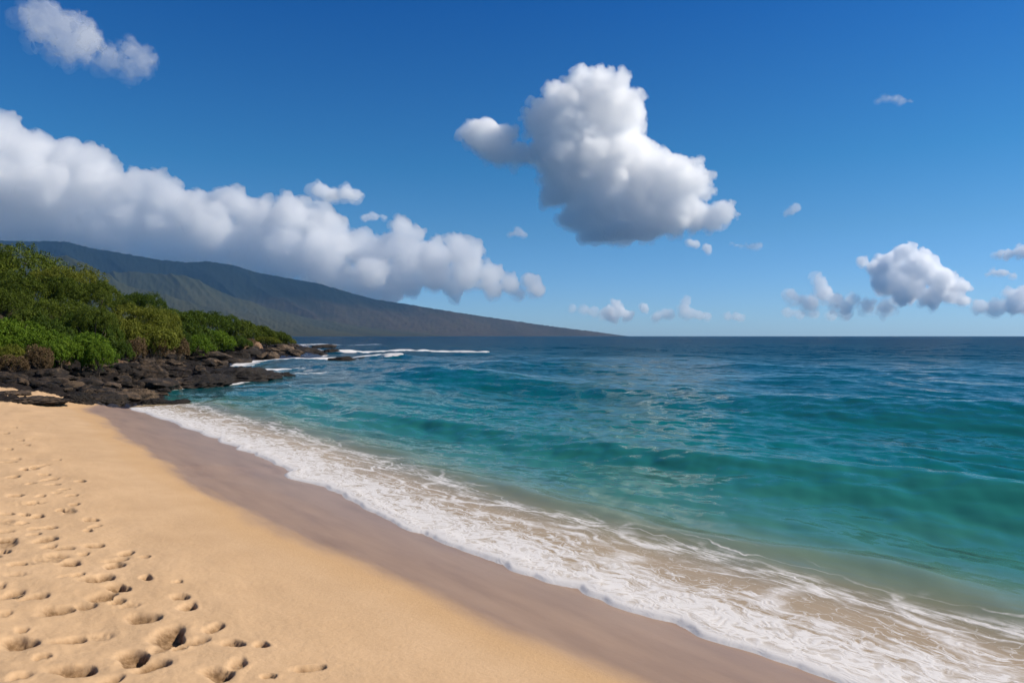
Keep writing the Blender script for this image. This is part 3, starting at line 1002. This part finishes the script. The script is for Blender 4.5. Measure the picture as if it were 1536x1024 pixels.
def leaf_material(name, dark, mid, light, trans=0.3):
    b = NB(name)
    inf = b.n('ObjectInfo').outputs['Random']
    tint = b.attr('leaf_tint')
    f = b.math('ADD', b.math('MULTIPLY', tint, 0.85), b.math('MULTIPLY', inf, 0.15))
    col = b.ramp(f, [(0.1, dark), (0.5, mid), (0.92, light)])
    p = b.n('BsdfPrincipled', None, Base_Color=col, Roughness=0.55)
    b.put(p.inputs['Specular IOR Level'], 0.10)
    tr = b.n('BsdfTranslucent', None, Color=b.mix(1.0, col, (1.0, 1.0, 0.55), 'MULTIPLY'))
    return b.done(b.mixsh(trans, p.outputs[0], tr.outputs[0]))


M_TREE = leaf_material('tree_leaves', (0.020, 0.034, 0.004), (0.068, 0.098, 0.010), (0.150, 0.182, 0.024))
M_OLIVE = leaf_material('olive_leaves', (0.045, 0.058, 0.007), (0.125, 0.142, 0.016), (0.220, 0.225, 0.035))
M_BRIGHT = leaf_material('bright_leaves', (0.028, 0.062, 0.004), (0.085, 0.150, 0.010), (0.175, 0.250, 0.024))
M_GREEN = leaf_material('shrub_leaves', (0.018, 0.040, 0.005), (0.055, 0.092, 0.010), (0.120, 0.165, 0.020))
M_DRY = leaf_material('dry_leaves', (0.060, 0.038, 0.018), (0.125, 0.080, 0.040), (0.20, 0.135, 0.070), 0.15)
bk = NB('bark')
bp_ = bk.n('BsdfPrincipled', None, Base_Color=(0.06, 0.042, 0.028), Roughness=0.9)
M_BARK = bk.done(bp_.outputs[0])

TREE_CROWNS = [crown_mesh('crown', 300 + i, 36, 4400, 22, 0.0125, 0.034, (0.19, 0.38)) for i in range(3)]
SHRUB_CROWNS = [crown_mesh('crown', 320 + i, 24, 2200, 22, 0.020, 0.048, (0.20, 0.40)) for i in range(3)]
DRY_CROWNS = [crown_mesh('crown', 340 + i, 9, 700, 16, 0.03, 0.075, (0.28, 0.45)) for i in range(2)]
TRUNKS = [trunk_mesh('trunk', 360 + i, 0.055, 6) for i in range(3)]
for me_ in TREE_CROWNS + SHRUB_CROWNS + DRY_CROWNS:
    me_.materials.append(M_TREE)
for me_ in TRUNKS:
    me_.materials.append(M_BARK)


def plant(name, px, top, wpx, depth, mats, crowns, label, cat, group=None, seed=0, base_drop=0.0):
    r = np.random.default_rng(seed * 13 + int(px) + 1000)
    x = (px - CX) / F * depth
    gz = float(ground_z(x, depth)[0]) - base_drop
    zt = ZC + (HY - top) / F * depth
    H = max(zt - gz, 0.5)
    R = wpx / F * depth * 0.5
    e = bpy.data.objects.new(name, None)
    e.empty_display_size = 0.3
    link(e)
    e.location = (x, depth, gz)
    e.rotation_euler = (0, 0, r.uniform(0, 6.28))
    tag(e, label, cat, group)
    k = int(r.integers(len(crowns)))
    tr = link(bpy.data.objects.new('trunk', TRUNKS[k % 3]), e)
    tr.scale = (R * 0.8, R * 0.8, H)
    c = link(bpy.data.objects.new('crown', crowns[k]), e)
    Hc = min(H, 1.55 * R) if crowns is TREE_CROWNS else H
    c.scale = (R * 1.06, R * 1.06, Hc * 1.02)
    c.location = (0, 0, H - Hc)
    c.material_slots[0].link = 'OBJECT'
    c.material_slots[0].material = mats
    return e


G_T = 'trees of the headland thicket'
PL = [
    # big thicket at the left, back to front
    ('tree', 15, 350, 190, 56, M_TREE, TREE_CROWNS, 'tallest dark green tree, its crown rising highest beside the mountain', 'tree', None),
    ('tree', -90, 338, 220, 54, M_TREE, TREE_CROWNS, 'big dark green tree at the very edge of the view behind the thicket', 'tree', None),
    ('tree', 100, 385, 120, 50, M_OLIVE, TREE_CROWNS, 'rounded olive green tree against the grassy mountain spur', 'tree', None),
    ('tree', 55, 395, 130, 47, M_TREE, TREE_CROWNS, 'dense dark green tree below the tallest crown', 'tree', None),
    ('tree', 132, 410, 90, 46, M_TREE, TREE_CROWNS, 'dark green tree ending the big thicket above the bright shrubs', 'tree', None),
    ('tree', 5, 418, 110, 43, M_TREE, TREE_CROWNS, 'dark tree with deep gaps above the bright shrubs', 'tree', None),
    ('tree', 85, 436, 120, 41, M_TREE, TREE_CROWNS, 'shadowy green tree in the middle of the thicket', 'tree', None),
    ('tree', 140, 452, 74, 39, M_TREE, TREE_CROWNS, 'low dark tree behind the long bright green shrub', 'tree', None),
    ('tree', 40, 452, 80, 37, M_TREE, SHRUB_CROWNS, 'dull green tree just above the bright shrub slope', 'tree', None),
    ('tree', 212, 429, 72, 66, M_GREEN, TREE_CROWNS, 'small round dark tree standing between thicket and yellow bush', 'tree', None),
    ('tree', 176, 440, 60, 58, M_TREE, TREE_CROWNS, 'narrow dark tree filling the gap beside the round one', 'tree', None),
    ('shrub', 216, 444, 104, 45, M_OLIVE, TREE_CROWNS, 'large yellow green bush on the bank over the tan rocks', 'shrub', None),
    ('shrub', 182, 470, 60, 42, M_OLIVE, SHRUB_CROWNS, 'yellow green bush leaning against the big one', 'shrub', None),
    ('tree', 262, 452, 90, 78, M_GREEN, TREE_CROWNS, 'dark green spreading tree behind the yellow green bush', 'tree', None),
    ('tree', 305, 458, 70, 82, M_GREEN, TREE_CROWNS, 'dark green rounded tree halfway down the headland ridge', 'tree', None),
    ('tree', 333, 464, 56, 86, M_GREEN, TREE_CROWNS, 'tree with a rounded crown standing out on the headland ridge', 'tree', None),
    ('tree', 358, 476, 60, 92, M_TREE, SHRUB_CROWNS, 'low tree on the ridge before it drops to the point', 'tree', None),
    ('tree', 388, 484, 56, 98, M_TREE, SHRUB_CROWNS, 'last low tree of the ridge above the tan outcrop', 'tree', None),
    ('shrub', 415, 494, 46, 108, M_TREE, SHRUB_CROWNS, 'green shrub near the tip of the headland', 'shrub', None),
    ('shrub', 432, 505, 26, 112, M_OLIVE, SHRUB_CROWNS, 'last yellowish shrub at the very tip of the headland', 'shrub', None),
    ('shrub', 285, 478, 70, 62, M_GREEN, SHRUB_CROWNS, 'green shrub sloping to the rocks beside the yellow bush', 'shrub', None),
    ('shrub', 322, 490, 64, 66, M_BRIGHT, SHRUB_CROWNS, 'fresh green shrub above the black lava bank', 'shrub', None),
    ('shrub', 290, 498, 60, 58, M_BRIGHT, SHRUB_CROWNS, 'bright low shrub between the tan rock and the lava', 'shrub', None),
    ('shrub', 352, 500, 50, 74, M_GREEN, SHRUB_CROWNS, 'olive shrub before the tan outcrop', 'shrub', None),
    ('shrub', 400, 503, 46, 92, M_OLIVE, SHRUB_CROWNS, 'yellow green shrub beside the far tan outcrop', 'shrub', None),
    ('shrub', 266, 490, 44, 56, M_GREEN, SHRUB_CROWNS, 'dark green shrub tucked beside the yellow green bush', 'shrub', None),
    # bright shrubs in front
    ('shrub', 18, 470, 104, 35, M_BRIGHT, SHRUB_CROWNS, 'bright green shrub rising up the slope at the edge of the view', 'shrub', None),
    ('shrub', -45, 480, 110, 33, M_BRIGHT, SHRUB_CROWNS, 'bright green shrub at the edge, mostly out of view', 'shrub', None),
    ('shrub', 60, 488, 84, 33.5, M_BRIGHT, SHRUB_CROWNS, 'bright green shrub joining the sloping one and the rounded one', 'shrub', None),
    ('shrub', 122, 492, 92, 33, M_BRIGHT, SHRUB_CROWNS, 'rounded bright green shrub hanging over the lava boulders', 'shrub', None),
    ('shrub', 92, 500, 70, 31.5, M_BRIGHT, SHRUB_CROWNS, 'low bright green shrub in front of the rounded one', 'shrub', None),
    ('shrub', 148, 503, 44, 32, M_BRIGHT, SHRUB_CROWNS, 'small bright green shrub at the seaward end of the row', 'shrub', None),
    ('shrub', 70, 466, 76, 37, M_GREEN, SHRUB_CROWNS, 'dull green shrub between the dark trees and the bright row', 'shrub', None),
    ('shrub', 12, 512, 50, 30.5, M_OLIVE, SHRUB_CROWNS, 'yellowish low shrub above the foreshore boulders', 'shrub', None),
    ('shrub', 180, 508, 40, 38, M_GREEN, SHRUB_CROWNS, 'small dark shrub between bright row and tan rocks', 'shrub', None),
    ('shrub', 120, 462, 90, 40, M_GREEN, SHRUB_CROWNS, 'dark green shrub under the olive tree, behind the bright row', 'shrub', None),
    ('shrub', 225, 478, 90, 43, M_OLIVE, SHRUB_CROWNS, 'yellow green shrub filling in beneath the large bush', 'shrub', None),
    ('shrub', 160, 480, 60, 41, M_GREEN, SHRUB_CROWNS, 'dark shrub at the foot of the thicket beside the bush', 'shrub', None),
    ('shrub', 245, 470, 60, 50, M_OLIVE, SHRUB_CROWNS, 'yellow green shrub on the seaward side of the large bush', 'shrub', None),
    # dry shrubs
    ('dry_shrub', 56, 517, 40, 30, M_DRY, DRY_CROWNS, 'dead brown shrub in front of the bright green row', 'shrub', None),
    ('dry_shrub', 16, 532, 44, 29, M_DRY, DRY_CROWNS, 'dry brown scrub above the boulders at the edge of the view', 'shrub', None),
    ('dry_shrub', 205, 506, 34, 40, M_DRY, DRY_CROWNS, 'dry brown shrub between the small dark shrub and the tan rock', 'shrub', None),
    ('dry_shrub', 228, 499, 40, 43, M_DRY, DRY_CROWNS, 'dry brown shrub hanging under the yellow green bush', 'shrub', None),
    ('dry_shrub', 270, 505, 30, 50, M_DRY, DRY_CROWNS, 'dry brown shrub over the leaning tan rock', 'shrub', None),
    ('dry_shrub', 372, 507, 26, 84, M_DRY, DRY_CROWNS, 'dry brown shrub on the far tan outcrop', 'shrub', None),
]
for k, (nm, px, top, w, dep, mt, cr, lab, cat, grp) in enumerate(PL):
    plant(nm, px, top, w, dep, mt, cr, lab, cat, grp, k)


# ------------------------------------------------------------------ twig in a footprint
def build_twig():
    gx, gy, gz = px_ground(17, 895)
    pts = [(-0.055, -0.05, 0.012), (-0.02, -0.02, 0.02), (0.02, 0.03, 0.022), (0.05, 0.07, 0.03)]
    V, Q = tube(pts, [0.006, 0.007, 0.006, 0.003])
    V2, Q2 = tube([(0.0, 0.005, 0.022), (0.03, 0.01, 0.03)], [0.004, 0.002])
    k = len(V)
    me = make_mesh('twig', np.array(list(V) + list(V2)), quads=np.array(list(Q) + [tuple(i + k for i in f) for f in Q2]))
    b = NB('twig_wood')
    n, _ = b.noise(b.n('TexCoord').outputs['Object'], 60, 3)
    p = b.n('BsdfPrincipled', None, Base_Color=b.mix(n, (0.12, 0.07, 0.035), (0.40, 0.28, 0.17)), Roughness=0.8)
    me.materials.append(b.done(p.outputs[0]))
    o = link(bpy.data.objects.new('twig', me))
    o.location = (gx, gy, gz - 0.035)
    tag(o, 'short pale twig lying in a footprint in the sand', 'twig')


build_twig()


# ------------------------------------------------------------------ clouds
def cloud_material(name, dens, tint=(1, 1, 1), aniso=0.5, edge=0.03):
    b = NB(name)
    v = b.n('VolumePrincipled', None, Density=dens, Anisotropy=aniso)
    v.inputs['Color'].default_value = (*tint, 1)
    tc = b.n('TexCoord').outputs['Object']
    tr = b.n('BsdfTransparent')
    df = b.n('BsdfDiffuse', None, Color=(0.9, 0.9, 0.9))
    return b.done(b.mixsh(edge, tr.outputs[0], df.outputs[0]), v.outputs[0])


def cloud(label, blobs, dist, mfp, voxel=3.0, kids=7, seed=0, rough=1.0, base_cut=None, shrink=0.93, depth=0.7, tint=(1, 1, 1), edge=0.03, group=None, squash=1.0, halo=2.4):
    """blobs: (px, py, radius px); mfp: mean free path in photo pixels at that distance"""
    r = np.random.default_rng(500 + seed)
    aniso_ = 0.7 if len(blobs) > 20 else 0.5 if mfp < 10 else 0.1
    k = dist / F
    cx0 = sum(b_[0] for b_ in blobs) / len(blobs)
    cy0 = max(b_[1] + b_[2] for b_ in blobs)
    sph = []
    for (px, py, rad) in blobs:
        c = np.array((px - cx0, r.uniform(-1, 1) * rad * depth, cy0 - py))
        R = rad * shrink
        sph.append((*c, R))
        for _ in range(int(kids * 1.6)):
            n = r.normal(size=3)
            n[2] = n[2] + 0.25
            n /= np.linalg.norm(n)
            r2 = R * r.uniform(0.18, 0.48)
            if n[1] < -0.55:
                r2 *= 0.7
            c2 = c + n * (R * 1.02 - r2 * (0.35 if n[1] > -0.55 else 0.8))
            sph.append((*c2, r2))
            for _ in range(5):
                n2 = n + r.normal(size=3) * 0.8
                n2 /= np.linalg.norm(n2)
                r3 = r2 * r.uniform(0.28, 0.55)
                if r3 > voxel * 0.8:
                    sph.append((*(c2 + n2 * r2 * 0.95), r3))
    V, Fc = [], []
    iv, itf = ICO2
    n0 = 0
    for (a, b_, c_, R) in sph:
        V.append(iv * R * np.array((1, 1, squash)) + np.array((a, b_, c_)))
        Fc.append(itf + n0)
        n0 += len(iv)
    me = make_mesh('tmp', np.vstack(V), tris=np.vstack(Fc))
    tmp = bpy.data.objects.new('tmp', me)
    link(tmp)
    md = tmp.modifiers.new('r', 'REMESH')
    md.mode = 'VOXEL'
    md.voxel_size = voxel
    dg = bpy.context.evaluated_depsgraph_get()
    ev = tmp.evaluated_get(dg)
    m2 = bpy.data.meshes.new_from_object(ev)
    bpy.data.objects.remove(tmp)
    nv = len(m2.vertices)
    co = np.empty(nv * 3, dtype=np.float32)
    m2.vertices.foreach_get('co', co)
    co = co.reshape(-1, 3).astype(np.float64)
    no = np.empty(nv * 3, dtype=np.float32)
    m2.vertex_normals.foreach_get('vector', no)
    no = no.reshape(-1, 3)
    disp = np.zeros(nv)
    sc_ = rough * 0.42
    for lam, w in ((38, 0.30), (18, 0.55), (9, 0.8), (5, 0.8), (3, 0.7)):
        if lam < voxel * 1.6:
            continue
        disp += w * sc_ * lam * (np.abs(perlin3(co / lam, seed + int(lam))) - 0.28)
    co = co + no * disp[:, None]
    if base_cut is not None:
        zb = cy0 - base_cut + 5 * perlin3(co * np.array((1 / 40, 1 / 40, 0)), seed)
        low = co[:, 2] < zb
        co[low, 2] = zb[low] + (co[low, 2] - zb[low]) * 0.12
    nf = len(m2.polygons)
    cnt = np.empty(nf, dtype=np.int32)
    m2.polygons.foreach_get('loop_total', cnt)
    lv = np.empty(len(m2.loops), dtype=np.int32)
    m2.loops.foreach_get('vertex_index', lv)
    lv = lv.reshape(nf, 4)
    bpy.data.meshes.remove(m2)
    side = np.clip(0.5 - 0.5 * no[:, 0] - 0.35 * no[:, 2], 0, 1)
    thick = halo * (0.6 + 3.6 * side) * (0.75 + 0.9 * perlin3(co / 14.0, seed + 91))
    shell = co + no * np.maximum(thick, 0.4)[:, None]
    m2 = make_mesh('cloud', np.vstack([co, shell]) * k, quads=np.vstack([lv, lv + nv]))
    m2.polygons.foreach_set('material_index', np.repeat([0, 1], nf).astype(np.int32))
    m2.materials.append(cloud_material('cloud_vapour', 1.0 / (mfp * k), tint, aniso_, edge))
    m2.materials.append(cloud_material('cloud_veil', 1.0 / (max(mfp, 9) * 2.6 * k), tint, aniso_, 0.0))
    o = link(bpy.data.objects.new('cloud', m2))
    o.location = ((cx0 - CX) * k, dist, ZC + (HY - cy0) * k)
    tag(o, label, 'cloud', group)
    return o


cloud('big white towering cloud alone in the middle of the blue sky',
      [(880, 128, 32), (852, 170, 40), (908, 150, 38), (940, 165, 28), (892, 200, 66), (840, 190, 46), (930, 245, 60), (880, 240, 62), (962, 265, 48), (1002, 275, 44), (1034, 274, 30), (905, 292, 62),
       (952, 312, 48), (1002, 316, 38), (1042, 322, 25), (1088, 318, 19), (1072, 328, 17), (905, 328, 34), (960, 340, 26), (955, 172, 17), (838, 240, 38), (846, 272, 32), (800, 186, 14), (1060, 290, 12)],
      21000, 9.5, 1.5, 12, 1, 1.35, 362, halo=1.8, tint=(0.99, 0.99, 0.99))
cloud('small soft puff joined to the shaded flank of the big cloud',
      [(728, 206, 26), (752, 220, 22), (715, 190, 13), (778, 230, 18), (738, 192, 14), (762, 204, 16), (795, 236, 14), (700, 198, 11), (706, 208, 12), (735, 225, 16)], 21000, 18, 2.6, 6, 2, 1.1)
bank = [(0, 215, 46), (20, 195, 24), (-30, 240, 60), (60, 235, 36), (100, 250, 40), (75, 225, 18), (140, 245, 30), (150, 236, 18), (30, 280, 60), (90, 295, 50), (155, 280, 42), (205, 285, 30), (235, 276, 22),
        (-20, 320, 50), (50, 330, 40), (120, 330, 36), (190, 325, 42), (250, 300, 34), (285, 315, 34), (300, 300, 18), (345, 303, 28), (335, 292, 15), (375, 318, 30), (395, 340, 32), (250, 345, 38), (320, 350, 40),
        (380, 370, 36), (440, 325, 32), (430, 308, 15), (470, 330, 28), (455, 305, 14), (495, 348, 28), (430, 370, 40), (490, 380, 40), (530, 370, 30), (560, 380, 30), (585, 365, 20), (606, 345, 20), (602, 336, 13), (625, 352, 16),
        (610, 380, 32), (650, 385, 30), (685, 372, 22), (682, 362, 14), (705, 385, 22), (650, 410, 28), (700, 410, 26), (735, 412, 20), (745, 408, 12), (765, 425, 17), (795, 420, 14), (804, 432, 13), (560, 410, 30), (600, 415, 28),
        (500, 405, 26), (740, 432, 16), (780, 440, 10), (680, 432, 18), (620, 432, 16), (-60, 340, 50), (-120, 250, 90), (-180, 300, 90), (160, 350, 34), (90, 352, 26)]
RIDGE_PX = [(-260, 352), (0, 360), (100, 361.5), (190, 380), (280, 393), (350, 397), (430, 416), (520, 437), (600, 450)]
for bx in range(-180, 590, 38):
    by = float(np.interp(bx, [a for a, _ in RIDGE_PX], [c for _, c in RIDGE_PX]))
    bank.append((bx, by - 8 - random.uniform(0, 8), 27))
cloud('long grey and white cloud bank lying along the mountain ridge', bank, 16500, 12.0, 2.0, 9, 3, 1.2, shrink=0.88, halo=1.6)
low = [(1350, 380, 16), (1342, 395, 22), (1372, 400, 24), (1382, 384, 13), (1395, 395, 12), (1405, 418, 22), (1425, 425, 16), (1438, 430, 14), (1430, 438, 18), (1372, 428, 26), (1340, 420, 26), (1312, 404, 15), (1295, 393, 9), (1320, 425, 14), (1400, 445, 18), (1350, 446, 14), (1440, 450, 12)]
cloud('white heaped cloud with a rounded top low over the open sea', low, 30000, 7.5, 1.5, 8, 4, 0.9, shrink=0.86, halo=1.0)
cloud('ragged line of small cloud trailing from the heaped sea cloud', [(1235, 425, 10), (1228, 414, 6), (1240, 440, 13), (1252, 450, 12), (1275, 452, 10), (1215, 455, 13), (1205, 450, 9), (1182, 440, 7), (1190, 444, 6), (1300, 458, 11), (1325, 462, 12), (1340, 452, 8), (1265, 462, 12)],
      31000, 17, 1.8, 5, 5, 0.9)
cloud('soft grey ragged cloud high in the corner of the sky', [(80, 38, 28), (60, 34, 18), (105, 42, 26), (118, 60, 22), (100, 70, 18), (52, 48, 14), (45, 24, 8), (140, 62, 16), (160, 85, 13), (180, 95, 13), (204, 80, 17), (216, 92, 14), (108, 82, 12), (200, 105, 12)],
      15000, 100, 2.2, 8, 6, 2.4, shrink=1.1, halo=4.0)
cloud('small flat grey puff above the ridge cloud bank', [(480, 286, 13), (492, 291, 13), (506, 293, 11), (522, 291, 12), (535, 291, 10)], 17000, 16, 2.0, 5, 7, 1.1)
cloud('faint smudge of cloud just above the cloud bank', [(548, 328, 8), (562, 326, 9), (575, 325, 6)], 17000, 26, 1.8, 4, 8, 1.1, halo=1.0, squash=0.8)
cloud('tiny grey smudge of cloud below the big cloud', [(768, 352, 7), (778, 350, 9), (787, 353, 6)], 19000, 26, 1.8, 4, 9, 1.0, halo=1.0, squash=0.7, tint=(.85, .86, .9))
cloud('thin white sliver of cloud high over the sea', [(1318, 151, 6), (1328, 150, 7), (1338, 149, 8), (1348, 149, 8), (1358, 150, 7), (1367, 152, 6)], 22000, 60, 1.6, 4, 10, 1.0, halo=1.0, squash=0.6)
cloud('pair of small white puffs under the tip of the big cloud', [(1045, 366, 8), (1036, 364, 6), (1062, 370, 7), (1065, 374, 6)], 22000, 14, 1.6, 4, 11, 1.0, halo=1.0)
cloud('small lone puff right of the big cloud tip', [(1185, 318, 8), (1192, 314, 6), (1180, 322, 5)], 22000, 26, 1.6, 4, 12, 1.0, halo=1.0)
cloud('thin streak of cloud drifting below the lone puff', [(1098, 365, 5), (1106, 367, 6), (1114, 369, 6), (1122, 370, 6), (1130, 370, 5), (1138, 369, 5)], 22000, 30, 1.5, 3, 13, 1.0, halo=1.0, squash=0.6)
cloud('little tower of cloud low on the horizon past the mountain foot', [(925, 456, 9), (930, 466, 11), (912, 466, 9), (940, 472, 9), (920, 474, 12)], 30000, 16, 1.6, 5, 14, 0.9, halo=1.0)
cloud('tiny round puff beside the little horizon tower', [(966, 460, 7), (968, 466, 6)], 30000, 15, 1.5, 4, 15, 0.9, halo=1.0)
cloud('faint low cloud scrap nearest the little horizon tower', [(985, 474, 9), (996, 471, 9), (1006, 470, 8)], 31000, 24, 1.6, 4, 16, 0.9, halo=1.0)
cloud('faint upright cloud scrap midway along the sea horizon', [(1030, 452, 8), (1028, 464, 10), (1036, 470, 10), (1048, 472, 9), (1062, 475, 7)], 31000, 24, 1.6, 4, 20, 0.9, halo=1.0)
cloud('faintest low cloud scrap over the sea horizon', [(1092, 474, 8), (1103, 475, 8), (1113, 477, 6)], 31000, 30, 1.6, 4, 21, 0.9, halo=1.0)
cloud('faint low cloud patch beneath the heaped sea cloud', [(1180, 470, 8), (1200, 473, 9), (1222, 472, 8), (1245, 474, 9), (1268, 473, 8)], 32000, 34, 1.6, 4, 22, 0.9, halo=1.0)
cloud('faint cloud patch over the tip of the mountain', [(860, 462, 7), (875, 465, 9), (890, 468, 9), (905, 472, 8)], 32000, 36, 1.6, 4, 23, 0.9, halo=1.0)
cloud('bright cloud scrap cut by the edge of the sky', [(1500, 380, 6), (1515, 380, 9), (1532, 377, 12), (1550, 376, 14)], 24000, 14, 1.6, 5, 17, 1.0, halo=1.0, squash=0.75)
cloud('flat little cloud above the haze near the edge', [(1480, 411, 5), (1495, 408, 8), (1508, 408, 9), (1518, 414, 6)], 26000, 14, 1.6, 5, 18, 1.0, halo=1.0, squash=0.75)
cloud('pale heaped cloud low on the horizon at the edge', [(1510, 440, 9), (1525, 444, 13), (1545, 440, 16), (1520, 458, 16), (1490, 462, 14), (1465, 460, 12), (1545, 460, 18)], 31000, 18, 1.7, 5, 19, 0.9, halo=1.0)

# ------------------------------------------------------------------ haze
def build_haze():
    x0, x1, y0, y1, z0, z1 = -13000, 13000, -60, 12600, -4.6, 1500
    v = [(x, y, z) for x in (x0, x1) for y in (y0, y1) for z in (z0, z1)]
    f = [(0, 1, 3, 2), (4, 6, 7, 5), (0, 4, 5, 1), (2, 3, 7, 6), (0, 2, 6, 4), (1, 5, 7, 3)]
    me = make_mesh('haze', np.array(v, dtype=float), quads=np.array(f), smooth=False)
    b = NB('sea_air')
    pv = b.n('VolumePrincipled', None, Density=2.4e-5, Anisotropy=0.2)
    pv.inputs['Color'].default_value = (0.22, 0.54, 1.0, 1)
    me.materials.append(b.done(None, pv.outputs[0]))
    o = link(bpy.data.objects.new('haze', me))
    tag(o, 'thin blue haze over the sea and mountain', kind='stuff')


build_haze()
